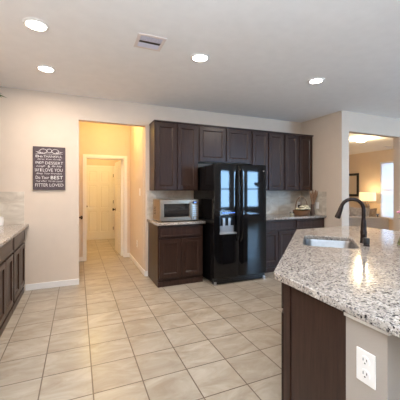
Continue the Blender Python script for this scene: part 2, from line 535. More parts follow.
# door in the hallway's left side; only its knob can be seen
six_panel('door_3', .738, 2.005, (.006, 4.78, .006), PI / 2, .2, t=.005, back=False).rotation_euler = (0, 0, PI / 2)

# windows
def window(name, x0, x1, z0, z1, y, rz=0, origin=None, blind=False):
    wd, ht = x1 - x0, z1 - z0
    f = MB(); e = .05
    f.box((0, .02, 0), (wd, .09, e)).box((0, .02, ht - e), (wd, .09, ht)).box((0, .02, e), (e, .09, ht - e)).box((wd - e, .02, e), (wd, .09, ht - e))
    f.box((e, .03, ht / 2 - .025), (wd - e, .08, ht / 2 + .025))
    o = struct(f.build(name, 'trim', bevel=.003))
    o.location = origin if origin else (x0, y, z0); o.rotation_euler = (0, 0, rz)
    MB().box((e, .052, e), (wd - e, .058, ht - e)).build('pane', 'pane', o)
    MB().box((-.03, -.035, -.03), (wd + .03, .02, 0)).build('window_sill', 'trim', o, bevel=.004)
    if blind:
        s = MB(); n = int(ht / .045)
        for i in range(n):
            z = .03 + i * (ht - .07) / n
            s.box((.01, -.0235, -.0015), (wd - .01, .0235, .0015), Matrix.Translation((0, .0, z)) @ Matrix.Rotation(math.radians(66), 4, 'X'))
        s.build('blind', 'blind', o)
        MB().box((.005, -.02, ht - .06), (wd - .005, .018, ht - .002)).build('headrail', 'blind', o)
    return o
n_w = 1
window('window_1', 0, LY1 - LY0, LZ0, LZ1, 0, rz=-PI / 2, origin=(XE, LY1, LZ0), blind=True)
for i, (x0, x1) in enumerate(NOOK):
    window('window_%d' % (i + 2), 0, x1 - x0, WZ0, WZ1, 0, rz=PI, origin=(x1, YS, WZ0))

# ------------------------------------------------------------------ ceiling fixtures
def can_light(loc, label):
    t = thing('recessed_light', label, 'ceiling light', (loc[0], loc[1], H), group='recessed lights in the kitchen ceiling')
    MB().lathe([(.076, 0), (.098, 0), (.098, -.004), (.090, -.011), (.078, -.012), (.074, -.006), (.074, 0)], seg=32, cap=False).build('trim_ring', 'trim', t, smooth=True)
    MB().lathe([(.074, -.005), (.060, -.008), (.02, -.009)], seg=32).build('lens', 'can', t)
    area_can((0, 0, -.014), CAN_POWER, WARM, t)
    return t
can_light((-.318, 2.72), 'large round recessed ceiling light near the upper left corner')
can_light((-.33, 3.657), 'recessed ceiling light above the framed sign, closer to the back wall')
can_light((1.167, 2.724), 'recessed ceiling light in the middle, right of the air vent')
can_light((2.751, 2.721), 'recessed ceiling light at the right, nearest the wall opening')
can_light((6.0, 1.7), 'recessed ceiling light added for warm fill, outside the picture over the breakfast area')  # unseen extra light, added to warm the wall around the opening
def added_fill_uplight(loc, label):  # unseen bowl uplights, added to bounce fill light off the ceiling
    t = thing('added_fill_uplight', label, 'added fill light', (loc[0], loc[1], H))
    MB().lathe([(.06, 0), (.06, -.02), (.02, -.03)], seg=24).build('canopy', 'bronze', t, smooth=True)
    MB().tube([(0, 0, -.02), (0, 0, -1.20)], .006, seg=8).build('rod', 'bronze', t)
    MB().lathe([(.02, -1.26), (.12, -1.24), (.20, -1.18), (.22, -1.12), (.212, -1.12), (.19, -1.175), (.11, -1.232), (.01, -1.25)], seg=32, cap=True).build('bowl_shade', 'trim', t, smooth=True)
    l = area_can((0, 0, -1.10), FILL_POWER, (.70, .85, 1.0), t, r=.19)
    l.rotation_euler = (PI, 0, 0)
    return t
for x, y, p_ in ((-.1, -.75, 1.0), (5.6, -.6, .2)):
    FILL_POWER = 130 * p_
    added_fill_uplight((x, y), 'white bowl uplight added for ceiling fill outside the picture, ' + ('behind the camera' if x < 1 else 'over the breakfast area'))

vt = thing('ceiling_vent', 'square air vent in the ceiling with dark slotted centre', 'air vent', (.617, 2.627, H))
f = MB(); a_, i_ = .128, .098
f.box((-a_, -a_, -.008), (a_, -i_, 0)).box((-a_, i_, -.008), (a_, a_, 0)).box((-a_, -i_, -.008), (-i_, i_, 0)).box((i_, -i_, -.008), (a_, i_, 0))
f.build('frame', 'registerframe', vt, bevel=.003)
MB().box((-i_, -i_, -.002), (i_, i_, -.0005)).build('backing', 'dark', vt)
for y in [-.088 + .016 * k for k in range(5)]:
    MB().box((-i_, -.0095, -.001), (i_, .0095, .001), Matrix.Translation((0, y, -.006)) @ Matrix.Rotation(math.radians(14), 4, 'X')).build('louver', 'register', vt)
for y in [.034 + .0165 * k for k in range(4)]:
    MB().box((-i_, -.0095, -.001), (i_, .0095, .001), Matrix.Translation((0, y, -.006)) @ Matrix.Rotation(math.radians(-14), 4, 'X')).build('louver', 'register', vt)
g = MB()
for k in range(10):
    g.box((-.002, -.020, -.001), (.002, .020, .001), Matrix.Translation((-.085 + .019 * k, 0, -.005)) @ Matrix.Rotation(math.radians(35), 4, 'Z'))
g.build('slot_grille', 'lampbase', vt)

def dome_light(loc, label, power, color, r=.15):
    t = thing('flush_ceiling_light', label, 'ceiling light', (loc[0], loc[1], H))
    MB().lathe([(r * .95, 0), (r, -.012), (r, -.03), (r * .93, -.034)], seg=32).build('base_ring', 'silver', t, smooth=True)
    MB().lathe([(r * .93, -.034), (r * .86, -.06), (r * .65, -.085), (r * .35, -.10), (.01, -.105)], seg=32).build('glass_dome', 'dome', t, smooth=True)
    bulb((0, 0, -.20), power, color, t, r=.12)
    return t
dome_light((6.93, 5.29), 'round frosted flush ceiling light in the living room beyond the opening', 32, (1.0, .78, .48))
dome_light((.5, 5.15), 'flush ceiling light hidden above the hallway opening', 11, (1.0, .62, .16))
dome_light((.35, 7.2), 'flush ceiling light in the laundry beyond the white door', 22, (1.0, .72, .27))
v2 = thing('ceiling_vent', 'small pale air vent in the living room ceiling', 'air vent', (9.0, 5.95, H))
MB().box((-.15, -.08, -.006), (.15, .08, 0)).build('frame', 'trim', v2, bevel=.003)
for k in range(6):
    MB().box((-.13, -.055 + .022 * k, -.012), (.13, -.045 + .022 * k, -.006)).build('louver', 'register', v2)

# ------------------------------------------------------------------ cabinets
def shaker(wd, ht, stile=.058, t=.019):
    return MB().panel([0, stile, wd - stile, wd], [0, stile, ht - stile, ht], t, {(1, 1)}, ins=.020, dep=-.013)
def base_cabinet(label, loc, rz, wd, dp=.595, doors=2, drawers=1, kick=False, left_panel=True):
    """local: x along the front, y=0 is the face-frame front, back at y=dp"""
    t = thing('base_cabinet', label, 'cabinet', loc, rz, group='dark base cabinets')
    top = .874
    b = MB()
    k0 = .0
    b.box((0, .0, .105), (wd, dp, top))
    b.box((0, .012 if not kick else .06, 0), (wd, dp, .105))
    b.build('body', 'wood', t, bevel=.002)
    if not kick:
        MB().box((0, -.006, 0), (wd, .010, .075)).build('plinth_moulding', 'wood', t, bevel=.003)
    g = .022; mid = .022
    dw = (wd - 2 * g - (drawers - 1) * mid) / drawers
    for i in range(drawers):
        d = MB().panel([0, .022, dw - .022, dw], [0, .022, .128, .15], .019, {(1, 1)}, ins=.006, dep=-.003)
        d.build('drawer_front', 'wood', t, loc=(g + i * (dw + mid), -.019, .704), bevel=.002)
    gw = .012
    dw = (wd - 2 * g - (doors - 1) * gw) / doors
    for i in range(doors):
        shaker(dw, .555).build('door', 'wood', t, loc=(g + i * (dw + gw), -.019, .122), bevel=.002)
    return t
def upper_cabinet(label, loc, rz, wd, ht, dp=.31, doors=2):
    t = thing('wall_cabinet', label, 'cabinet', loc, rz, group='dark wall cabinets')
    b = MB(); b.box((0, 0, 0), (wd, dp, ht))
    b.build('body', 'wood', t, bevel=.002)
    MB().box((-.006, -.024, ht - .022), (wd + .006, dp, ht)).build('top_moulding', 'wood', t, bevel=.004)
    g = .020; gw = .022
    dw = (wd - 2 * g - (doors - 1) * gw) / doors
    for i in range(doors):
        shaker(dw, ht - .05).build('door', 'wood', t, loc=(g + i * (dw + gw), -.019, .016), bevel=.002)
    return t
BY = YB - .600       # face frame of the base units on the back wall
base_cabinet('dark base cabinet under the steel microwave, left of the refrigerator', (1.038, BY, 0), 0, .695)
base_cabinet('dark base cabinet immediately right of the refrigerator', (2.765, BY, 0), 0, .733)
base_cabinet('dark base cabinet in the back corner, below the flower basket', (3.502, BY, 0), 0, .683)
UY = YB - .313
upper_cabinet('dark wall cabinet at the left end, above the steel microwave', (1.060, UY, 1.372), 0, .715, 1.066)
upper_cabinet('short dark wall cabinet directly above the refrigerator', (1.778, UY, 1.838), 0, 1.000, .600)
upper_cabinet('tall dark wall cabinet just right of the refrigerator top', (2.782, UY, 1.372), 0, .706, 1.066)
upper_cabinet('tall dark wall cabinet in the back corner, above the flower basket', (3.492, UY, 1.372), 0, .690, 1.066)
# left run (faces +X)
LX = XL + .600
for y0, y1, lab in ((3.722, 4.47, 'dark base cabinet on the left edge, nearest the back wall'),
                    (2.97, 3.718, 'dark base cabinet on the left edge, cut by the picture frame'),
                    (2.2, 2.966, 'dark base cabinet on the left run, outside the picture')):
    base_cabinet(lab, (LX, y0, 0), PI / 2, y1 - y0)
upper_cabinet('dark wall cabinet on the left wall, holding the leafy plant', (XL + .285, 3.74, 1.372), PI / 2, .78, 1.066, dp=.28)

# worktops
def slab(name, label, pts, hole=None, z0=.876, z1=.914, bev=.005):
    cu = bpy.data.curves.new(name, 'CURVE'); cu.dimensions = '2D'; cu.fill_mode = 'BOTH'
    for ps in ([pts] + ([hole] if hole else [])):
        sp = cu.splines.new('POLY'); sp.points.add(len(ps) - 1)
        for p, (x, y) in zip(sp.points, ps): p.co = (x, y, 0, 1)
        sp.use_cyclic_u = True
    cu.extrude = (z1 - z0) / 2 - bev; cu.bevel_depth = bev; cu.bevel_resolution = 2; cu.offset = -bev
    o = bpy.data.objects.new(name, cu); COL.objects.link(o)
    dg = bpy.context.evaluated_depsgraph_get(); dg.update()
    me = bpy.data.meshes.new_from_object(o.evaluated_get(dg))
    bpy.data.objects.remove(o); bpy.data.curves.remove(cu)
    me.name = name
    for v in me.vertices: v.co.z += (z0 + z1) / 2
    me.materials.clear(); me.materials.append(M['granite'])
    o = bpy.data.objects.new(name, me); COL.objects.link(o)
    return tag(o, label, 'worktop')
def rect(x0, y0, x1, y1): return [(x0, y0), (x1, y0), (x1, y1), (x0, y1)]
slab('granite_worktop', 'short granite worktop under the steel microwave', rect(1.016, 3.893, 1.758, YB - .001))
slab('granite_worktop', 'granite worktop along the back corner, right of the refrigerator', rect(2.742, 3.893, SX - .001, YB - .001))
slab('granite_worktop', 'granite worktop at the left edge over the left cabinets', rect(XL + .001, 2.19, -.618, YB - .001))

# tile backsplashes
def splash(label, lo, hi, mat):
    o = MB().box(lo, hi).build('tile_backsplash', mat, bevel=.001)
    return tag(o, label, 'backsplash')
splash('stone tile backsplash behind the steel microwave', (1.02, YB - .010, .914), (1.78, YB, 1.372), 'splash_xz')
splash('stone tile backsplash behind the flower basket', (2.72, YB - .010, .914), (SX - .012, YB - .0005, 1.372), 'splash_xz')
splash('stone tile backsplash on the side wall with the light switch', (SX - .010, 3.895, .914), (SX - .0005, YB - .012, 1.352), 'splash_yz')
splash('stone tile backsplash left of the framed sign, on the back wall', (XL + .012, YB - .010, .914), (-.672, YB - .0005, 1.357), 'splash_xz')
splash('stone tile backsplash on the left wall outside the picture', (XL + .0005, 2.2, .914), (XL + .010, YB - .002, 1.357), 'splash_yz')

# ------------------------------------------------------------------ refrigerator
FX0, FX1, FY, FT = 1.792, 2.700, 3.668, 1.762
fr = thing('refrigerator', 'black side by side refrigerator with water dispenser', 'refrigerator', (FX0, FY, 0))
W_ = FX1 - FX0
MB().box((.004, .075, .03), (W_ - .004, .80, FT - .012)).build('body', 'black', fr, bevel=.006)
def fdoor(x0, x1, hole=None):
    bm = MB(); n = 14; t = .065; z0, z1 = .105, FT
    # gently bowed front
    def fy(x):
        u = (x - x0) / (x1 - x0) * 2 - 1
        return .003 * u * u + .010 * abs(u) ** 12
    xs = [x0 + (x1 - x0) * i / n for i in range(n + 1)]
    if hole:
        hx0, hx1, hz0, hz1 = hole
        xs = sorted(set([x for x in xs if abs(x - hx0) > .012 and abs(x - hx1) > .012] + [hx0, hx1]))
        zs = [z0, hz0, hz1, z1]
    else: zs = [z0, z1]
    A = [[bm.bm.verts.new((x, fy(x), z)) for z in zs] for x in xs]
    B = [[bm.bm.verts.new((x, t, z)) for z in zs] for x in xs]
    F = bm.bm.faces.new
    for i in range(len(xs) - 1):
        for j in range(len(zs) - 1):
            if hole and j == 1 and hx0 - 1e-6 <= xs[i] and xs[i + 1] <= hx1 + 1e-6:
                if abs(xs[i] - hx0) < 1e-6: F((A[i][j], A[i][j + 1], B[i][j + 1], B[i][j]))
                if abs(xs[i + 1] - hx1) < 1e-6: F((A[i + 1][j], B[i + 1][j], B[i + 1][j + 1], A[i + 1][j + 1]))
                F((A[i][1], B[i][1], B[i + 1][1], A[i + 1][1])); F((A[i][2], A[i + 1][2], B[i + 1][2], B[i][2]))
                F((B[i][j], B[i][j + 1], B[i + 1][j + 1], B[i + 1][j]))
                continue
            F((A[i][j], A[i + 1][j], A[i + 1][j + 1], A[i][j + 1]))
            F((B[i][j], B[i][j + 1], B[i + 1][j + 1], B[i + 1][j]))
        F((A[i][0], B[i][0], B[i + 1][0], A[i + 1][0])); F((A[i][-1], A[i + 1][-1], B[i + 1][-1], B[i][-1]))
    for k, s in ((0, 1), (-1, -1)):
        for j in range(len(zs) - 1):
            F((A[k][j], B[k][j], B[k][j + 1], A[k][j + 1]))
    return bm
SPX = 2.207 - FX0
DH = (.088, .375, .735, 1.085)
d1 = fdoor(.002, SPX - .004, DH).build('freezer_door', 'black', fr, smooth=True)
d2 = fdoor(SPX + .004, W_ - .002).build('fridge_door', 'black', fr, smooth=True)
for d, x in ((d1, SPX - .030), (d2, SPX + .030)):
    pts = [(x, .012, .62), (x, -.022, .66), (x, -.040, .75)] + [(x, -.046, .80 + .1 * k) for k in range(8)] + [(x, -.040, 1.58), (x, -.022, 1.655), (x, .012, 1.69)]
    MB().tube(pts, .0125, seg=12).build('handle', 'black', d, smooth=True)
hx0, hx1, hz0, hz1 = DH
b = MB()
b.box((hx0, .058, hz0), (hx1, .063, hz1))
b.build('dispenser_recess', 'blackmatte', d1)
b = MB()
b.box((hx0, .0, hz1 - .09), (hx1, .056, hz1))
cp = b.build('control_panel', 'black', d1, bevel=.004)
for k in range(6):
    MB().box((hx0 + .045 + .036 * k, -.0015, hz1 - .042), (hx0 + .067 + .036 * k, .0, hz1 - .032)).build('control_icon', 'blue', cp)
b = MB()
for sx in (.085, .175):
    b.box((hx0 + sx - .02, .025, hz0 + .11), (hx0 + sx + .02, .035, hz0 + .235), None)
b.build('dispenser_paddle', 'silver', d1, bevel=.004)
MB().box((hx0 + .005, -.004, hz0), (hx1 - .005, .056, hz0 + .02)).box((hx0 + .03, .045, hz0 + .02), (hx1 - .03, .056, hz0 + .12)).build('drip_tray', 'silver', d1, bevel=.004)
b = MB(); b.box((.01, .035, .012), (W_ - .01, .10, .095))
kg = b.build('kick_grille', 'blackmatte', fr, bevel=.006)
b = MB()
for k in range(9): b.box((.06 + .09 * k, .028, .03), (.13 + .09 * k, .034, .042)).box((.06 + .09 * k, .028, .056), (.13 + .09 * k, .034, .068))
b.build('grille_slots', 'blackmatte', kg)
for x in (.012, W_ - .05):
    MB().box((x, .020, .0), (x + .038, .05, .05)).build('foot', 'silver', fr, bevel=.006)
lettering('Whirlpool', .085, .026, 'white', d2, (W_ - .085, -.0015 + .004, 1.672), shear=.3)

# ------------------------------------------------------------------ microwave
mw = thing('microwave_oven', 'stainless steel countertop microwave on the short granite worktop', 'microwave', (1.082, 3.975, .914))
w2, h2, dp2 = .600, .325, .42
MB().box((0, .02, .012), (w2, dp2, h2)).build('casing', 'steel', mw, bevel=.006)
d = MB().panel([0, .055, .445, .475], [0, .055, .250, .307], .02, {(1, 1)}, ins=.004, dep=-.004).build('door', 'steel', mw, loc=(.003, 0, .015), bevel=.003)
MB().box((.056, .0025, .056), (.444, .006, .249)).build('window', 'glassblack', d)
lettering('OVEN', .045, .012, 'white', d, (.095, .002, .072)) if False else None
MB().tube([(.462, .0, .04), (.462, -.022, .05), (.462, -.026, .15), (.462, -.022, .26), (.462, .0, .27)], .008, seg=10).build('handle', 'steel', d, smooth=True)
p = MB().box((.482, 0, .015), (w2 - .003, .02, h2 - .003)).build('control_panel', 'steel', mw, bevel=.003)
MB().box((.495, -.002, .262), (.585, 0, .298)).build('display', 'glassblack', p)
MB().box((.520, -.003, .272), (.560, -.002, .288)).build('clock_digits', 'blue', p)
for r_ in range(6):
    for c_ in range(3):
        MB().box((.500 + .029 * c_, -.002, .075 + .029 * r_), (.522 + .029 * c_, 0, .095 + .029 * r_)).build('button', 'silver', p)
MB().lathe([(.020, 0), (.018, .010)], mat=Matrix.Translation((.541, 0, .045)) @ Matrix.Rotation(PI / 2, 4, 'X'), seg=16).build('dial', 'silver', p)
for x in (.05, w2 - .05):
    for y in (.06, dp2 - .05):
        MB().lathe([(.014, 0), (.014, .013)], (x, y, 0), seg=10).build('foot', 'blackmatte', mw)
b = MB()
for k in range(5): b.box((-.001, .25, .10 + .025 * k), (0, .34, .11 + .025 * k))
b.build('vent_slots', 'dark', mw)

# ------------------------------------------------------------------ peninsula with sink
def rrect(cx, cy, L, Wd, r, ang, n=5):
    out = []
    for sx, sy, a0 in ((1, 1, 0), (-1, 1, PI / 2), (-1, -1, PI), (1, -1, 3 * PI / 2)):
        for k in range(n + 1):
            a = a0 + PI / 2 * k / n
            x = sx * (L / 2 - r) + r * math.cos(a); y = sy * (Wd / 2 - r) + r * math.sin(a)
            out.append((cx + x * math.cos(ang) - y * math.sin(ang), cy + x * math.sin(ang) + y * math.cos(ang)))
    return out
SC = (2.098, 1.925); SL, SW, SA = .60, .43, PI / 4
TOP = [(1.018, 1.300), (1.024, 1.325), (1.046, 1.350), (2.374, 2.650), (3.30, 2.66), (3.34, 2.62), (3.34, 1.48), (2.21, .35), (.985, .35)]
slab('granite_worktop', 'large angled granite worktop holding the sink and bronze faucet', TOP[::-1], rrect(*SC, SL, SW, .075, SA))
isl = thing('island_cabinet', 'dark peninsula cabinet with a plain end panel under the large granite worktop', 'cabinet', (0, 0, 0))
MB().box((1.036, .858, 0), (1.052, 1.195, .874)).build('end_panel', 'wood', isl, bevel=.001)
MB().prism([(1.030, 1.200), (1.030, 1.248), (1.048, 1.266), (1.075, 1.238), (1.075, 1.200)], .0, .874).build('corner_stile', 'wood', isl)
# front face along the 45 degree side, with doors
b = MB()
q = Matrix.Translation((1.048, 1.266, 0)) @ Matrix.Rotation(PI / 4, 4, 'Z')
Lf = 1.94
b.box((0, -.02, .105), (Lf, 0, .874), q).box((.03, -.09, 0), (Lf - .03, -.07, .105), q)
b.build('face_frame', 'wood', isl)
for k in range(4):
    dd = shaker(.45, .555).build('door', 'wood', isl, bevel=.002)
    p0 = q @ Vector((.045 + .465 * k + .45, .019, .122)); dd.location = p0; dd.rotation_euler = (0, 0, PI / 4 + PI)
    dd = MB().panel([0, .022, .428, .45], [0, .022, .128, .15], .019, {(1, 1)}, ins=.006, dep=-.003).build('drawer_front', 'wood', isl, bevel=.002)
    dd.location = q @ Vector((.045 + .465 * k + .45, .019, .704)); dd.rotation_euler = (0, 0, PI / 4 + PI)
MB().box((2.45, 2.618, 0), (2.808, 2.634, .874)).build('end_panel', 'wood', isl)
# half wall carrying the bar side
pin = [(1.03, .856), (1.965, .856), (2.812, 1.703), (2.812, 2.634)]
pout = [(1.03, .682), (2.037, .682), (2.986, 1.631), (2.986, 2.634)]
b = MB()
for i in range(3):
    b.prism([pout[i], pout[i + 1], pin[i + 1], pin[i]], 0, .857)
struct(b.build('wall_peninsula', 'greige'))
b = MB()
e = .014
po = [(1.03 - e, .682 - e), (2.037 + e * .4, .682 - e), (2.986 + e, 1.631 - e * .4), (2.986 + e, 2.634 + e)]
pi_ = [(1.03 - e, .856), (1.965, .856), (2.812, 1.703), (2.812, 2.634 + e)]
for i in range(3): b.prism([po[i], po[i + 1], pi_[i + 1], pi_[i]], .857, .875)
struct(b.build('trim_5', 'trim', bevel=.002))

def outlet(name, label, loc, rz, kind='outlet', cat='outlet'):
    """plate in local XZ facing -Y"""
    t = thing(name, label, cat, loc, rz)
    MB().box((-.040, -.006, -.064), (.040, 0, .064)).build('plate', 'outlet', t, bevel=.003)
    if kind == 'outlet':
        for z in (.026, -.026):
            r_ = MB().lathe([(.019, 0), (.0185, .002)], mat=Matrix.Translation((0, -.006, z)) @ Matrix.Rotation(PI / 2, 4, 'X'), seg=20).build('receptacle', 'outlet', t)
            s = MB(); s.box((-.0085, -.0095, z - .001), (-.006, -.008, z + .010)).box((.006, -.0095, z), (.0085, -.008, z + .009))
            s.lathe([(.003, 0), (.003, .0015)], mat=Matrix.Translation((0, -.008, z - .009)) @ Matrix.Rotation(PI / 2, 4, 'X'), seg=10)
            s.build('slots', 'dark', r_)
    else:
        MB().box((-.014, -.009, -.030), (.014, -.006, .030)).build('rocker', 'outlet', t, bevel=.002)
    return t
outlet('wall_outlet', 'white double outlet on the half wall beneath the granite bar', (1.03, .764, .689), -PI / 2)
outlet('wall_outlet', 'small white outlet low on the hallway wall', (HX, 5.2, .41), -PI / 2)
outlet('light_switch', 'white light switch on the hallway wall', (HX, 4.95, 1.345), -PI / 2, 'switch', 'light switch')
outlet('light_switch', 'white light switch on the tiled side wall right of the flower basket', (SX - .010, 4.10, 1.09), -PI / 2, 'switch', 'light switch')
outlet('wall_outlet', 'white outlet on the tiled wall behind the flower basket', (4.115, YB - .010, 1.08), 0)
pl = thing('plug_adapter', 'black plug adapter in the outlet behind the flower basket', 'plug', (4.115, YB - .019, 1.055))
MB().box((-.028, -.045, -.03), (.028, 0, .03)).build('body', 'blackmatte', pl, bevel=.006)
cn = thing('canister', 'small white canister on the left worktop against the tiled wall', 'canister', (-.95, 4.465, .914))
MB().lathe([(.046, 0), (.052, .004), (.054, .06), (.052, .098), (.046, .100)], seg=24).build('canister_body', 'outlet', cn, smooth=True)
MB().lathe([(.053, .101), (.053, .110), (.030, .116), (.010, .118), (.010, .126), (.004, .128)], seg=24).build('lid', 'outlet', cn, smooth=True)

# sink
sk = thing('sink', 'undermount stainless steel sink set in the large granite worktop', 'sink', (SC[0], SC[1], .876), SA)
b = MB()
rings = [(SL + .05, SW + .05, .09, -.0005), (SL + .004, SW + .004, .075, -.0005), (SL - .012, SW - .012, .075, -.02), (SL - .03, SW - .03, .075, -.16), (SL - .06, SW - .06, .07, -.185), (.11, .10, .05, -.192)]
prev = None
for L_, W2, r_, z in rings:
    ring = [b.bm.verts.new((x, y, z)) for x, y in rrect(0, 0, L_, W2, min(r_, W2 / 2 - .001), 0)]
    if prev:
        n = len(ring)
        for k in range(n): b.bm.faces.new((prev[k], prev[(k + 1) % n], ring[(k + 1) % n], ring[k]))
    prev = ring
b.bm.faces.new(prev)
bw = b.build('bowl', 'sinksteel', sk, smooth=True)
so = bw.modifiers.new('shell', 'SOLIDIFY'); so.thickness = .0015; so.offset = -1
MB().lathe([(.055, -.191), (.045, -.189), (.030, -.1915), (.004, -.1915)], seg=24).build('drain', 'silver', sk, smooth=True)

# faucet
fa = thing('faucet', 'tall oil rubbed bronze gooseneck faucet behind the sink', 'faucet', (2.306, 1.737, .914), math.radians(133))
# local +X points towards the sink
MB().lathe([(.030, 0), (.030, .006), (.027, .014), (.025, .06), (.0275, .10), (.025, .105), (.022, .15), (.018, .20), (.0165, .205)], seg=24).build('base_body', 'bronze', fa, smooth=True)
R_ = .088
zc = .295
pts = [(0, 0, .20), (0, 0, .25)] + [(R_ - R_ * math.cos(a), 0, zc + R_ * math.sin(a)) for a in [PI * k / 14 * .93 for k in range(15)]]
MB().tube(pts, .0155, seg=14).build('spout', 'bronze', fa, smooth=True)
ex = Vector(pts[-1]); dr = (Vector(pts[-1]) - Vector(pts[-2])).normalized()
MB().tube([ex - dr * .005, ex + dr * .01, ex + dr * .06, ex + dr * .105, ex + dr * .11], [.0165, .018, .021, .025, .019], seg=16).build('spray_head', 'bronze', fa, smooth=True)
hd = MB().tube([(0, -.018, .075), (0, -.040, .078), (0, -.048, .08)], [.017, .018, .016], seg=14).build('handle_hub', 'bronze', fa, smooth=True)
MB().tube([(0, -.040, .08), (-.006, -.052, .11), (-.010, -.056, .15)], [.007, .006, .0075], seg=10).build('lever', 'bronze', hd, smooth=True)
so = thing('soap_dispenser', 'short black cylinder beside the bronze faucet on the granite', 'soap dispenser', (2.204, 1.634, .914))
MB().lathe([(.026, 0), (.026, .004), (.022, .006), (.022, .020)], seg=24).build('base_ring', 'bronze', so, smooth=True)
MB().lathe([(.024, .020), (.024, .062), (.021, .066), (.004, .067)], seg=24).build('cap', 'blackmatte', so, smooth=True)

# vase at the right edge
va = thing('flower_vase', 'flared mottled green vase with pink flowers at the right edge', 'vase', (2.552, 1.507, .914))
MB().lathe([(.06, 0), (.083, .004), (.085, .012), (.070, .05), (.056, .10), (.052, .15), (.056, .20), (.062, .215)], seg=28, cap=False).build('vase_body', 'glaze', va, smooth=True)
stm = MB(); fl = MB(); lf = MB()
for k in range(9):
    a = 2 * PI * k / 9; rr = .045 + .02 * (k % 2); zt = .27 + .05 * (k % 3)
    stm.tube([(.02 * math.cos(a), .02 * math.sin(a), .085), (rr * .7 * math.cos(a), rr * .7 * math.sin(a), zt * .7), (rr * math.cos(a), rr * math.sin(a), zt)], .0025, seg=6)
    for j in range(6):
        aa = 2 * PI * j / 6
        fl.ball((rr * math.cos(a) + .014 * math.cos(aa), rr * math.sin(a) + .014 * math.sin(aa), zt + .005), .013, (1, 1, .7), sub=1)
    fl.ball((rr * math.cos(a), rr * math.sin(a), zt + .012), .012, sub=1)
    lf.leaf((rr * .6 * math.cos(a), rr * .6 * math.sin(a), .21), (math.cos(a + .4), math.sin(a + .4), .6), .06, .015)
stm.build('stems', 'leaf', va); fl.build('blossoms', 'pink', va, smooth=True); lf.build('leaves', 'leaf', va)

# ------------------------------------------------------------------ sign on the back wall
SGX0, SGX1, SGZ0, SGZ1 = -.567, -.165, 1.382, 1.985
sg = thing('wall_sign', 'charcoal canvas sign with rows of pale family rules lettering', 'sign', ((SGX0 + SGX1) / 2, YB - .0005, (SGZ0 + SGZ1) / 2))
sw, sh = SGX1 - SGX0, SGZ1 - SGZ0
MB().box((-sw / 2, -.03, -sh / 2), (sw / 2, 0, sh / 2)).build('board', 'signboard', sg, bevel=.003)
yy = -.0302
b = MB()
def ribbon(pts, r=.0035): b.tube([(x, yy, z) for x, z in pts], r, seg=6)
def arc(cx, cz, rx, rz_, a0, a1, n=12): return [(cx + rx * math.cos(a0 + (a1 - a0) * k / n), cz + rz_ * math.sin(a0 + (a1 - a0) * k / n)) for k in range(n + 1)]
for s in (-1, 1):
    ribbon(arc(s * .075, .238, .045, .030, 0, 2 * PI), .0035)
    ribbon(arc(s * .115, .222, .030, .014, 0, PI * 1.5 if s > 0 else -PI * 1.5), .003)
    ribbon([(s * .03, .222), (s * .08, .208), (s * .13, .214), (s * .165, .232)], .003)
ribbon(arc(0, .245, .03, .026, 0, 2 * PI), .0035)
ribbon([(-.17, .205), (-.06, .200), (.06, .200), (.17, .205)], .002)
b.build('flourish', 'signprint', sg)
rows = [('Be', -.125, .167, .085, .034, 0), ('THANKFUL', .045, .166, .235, .032, 0),
        ('Serve Your Family', 0, .124, .30, .026, .4),
        ('ENJOY', -.118, .075, .10, .040, 0), ('DESSERT', .062, .075, .225, .040, 0),
        ('Laugh', -.105, .028, .11, .030, .4), ('&', -.005, .028, .030, .032, 0), ('Be Silly', .095, .028, .13, .030, .4),
        ('SAY', -.150, -.024, .055, .042, 0), ('I', -.105, -.024, .012, .044, 0), ('LOVE', -.018, -.024, .125, .044, 0), ('YOU', .115, -.024, .105, .044, 0),
        ('Keep Your Promises', 0, -.075, .32, .028, .4),
        ('Do Your', -.085, -.128, .165, .044, 0), ('BEST', .095, -.128, .155, .048, 0),
        ('Hug often', -.10, -.180, .13, .026, .4), ('YOU ARE', .03, -.180, .09, .018, 0), ('Loved', .13, -.180, .08, .026, .4),
        ('FITTER', -.095, -.234, .155, .044, 0), ('LOVED', .09, -.234, .175, .042, 0)]
for s, x, z, wd, ht, shr in rows:
    o = lettering(s, wd, ht, 'white' if s in ('BEST', 'ENJOY') else 'signprint', sg, (x, yy, z), shear=shr)

# ------------------------------------------------------------------ flower basket and dried reeds
bk = thing('flower_basket', 'wicker basket of cream flowers with a tall hoop handle on the back worktop', 'basket', (3.81, 4.12, .914))
MB().lathe([(.11, 0), (.125, .01), (.145, .05), (.155, .085), (.160, .092), (.150, .094), (.138, .06), (.10, .02), (.01, .018)], seg=32, cap=False).build('basket_body', 'wicker', bk, smooth=True)
MB().tube([(-.15 * math.cos(a), 0, .085 + .26 * math.sin(a)) for a in [PI * k / 20 for k in range(21)]], .006, seg=8).build('handle', 'wicker', bk, smooth=True)
fl = MB(); lf = MB()
random.seed(3)
for k, (x, y, z) in enumerate([(.02, -.08, .13), (-.05, -.07, .12), (.08, -.04, .165), (.10, -.06, .125), (-.01, -.02, .16), (.05, .05, .15), (-.08, .02, .12), (.12, .02, .16)]):
    for ring, (n, rr, zz, s_) in enumerate(((7, .030, 0, .018), (5, .016, .010, .015), (1, 0, .018, .012))):
        for j in range(n):
            a = 2 * PI * j / n + ring
            fl.ball((x + rr * math.cos(a), y + rr * math.sin(a), z + zz), s_, (1, 1, .8), sub=1)
    for j in range(3):
        a = random.uniform(0, 2 * PI)
        lf.leaf((x, y, z - .02), (math.cos(a), math.sin(a), .2), .07, .018)
fl.build('blossoms', 'cream', bk, smooth=True); lf.build('leaves', 'leaf', bk)
rd = thing('reed_vase', 'slim brown vase of dried reeds behind the flower basket', 'vase', (4.055, 4.10, .914))
MB().lathe([(.035, 0), (.042, .02), (.036, .10), (.028, .17), (.032, .20), (.028, .20), (.024, .16), (.02, .03)], seg=20, cap=False).build('vase_body', 'pot', rd, smooth=True)
st = MB()
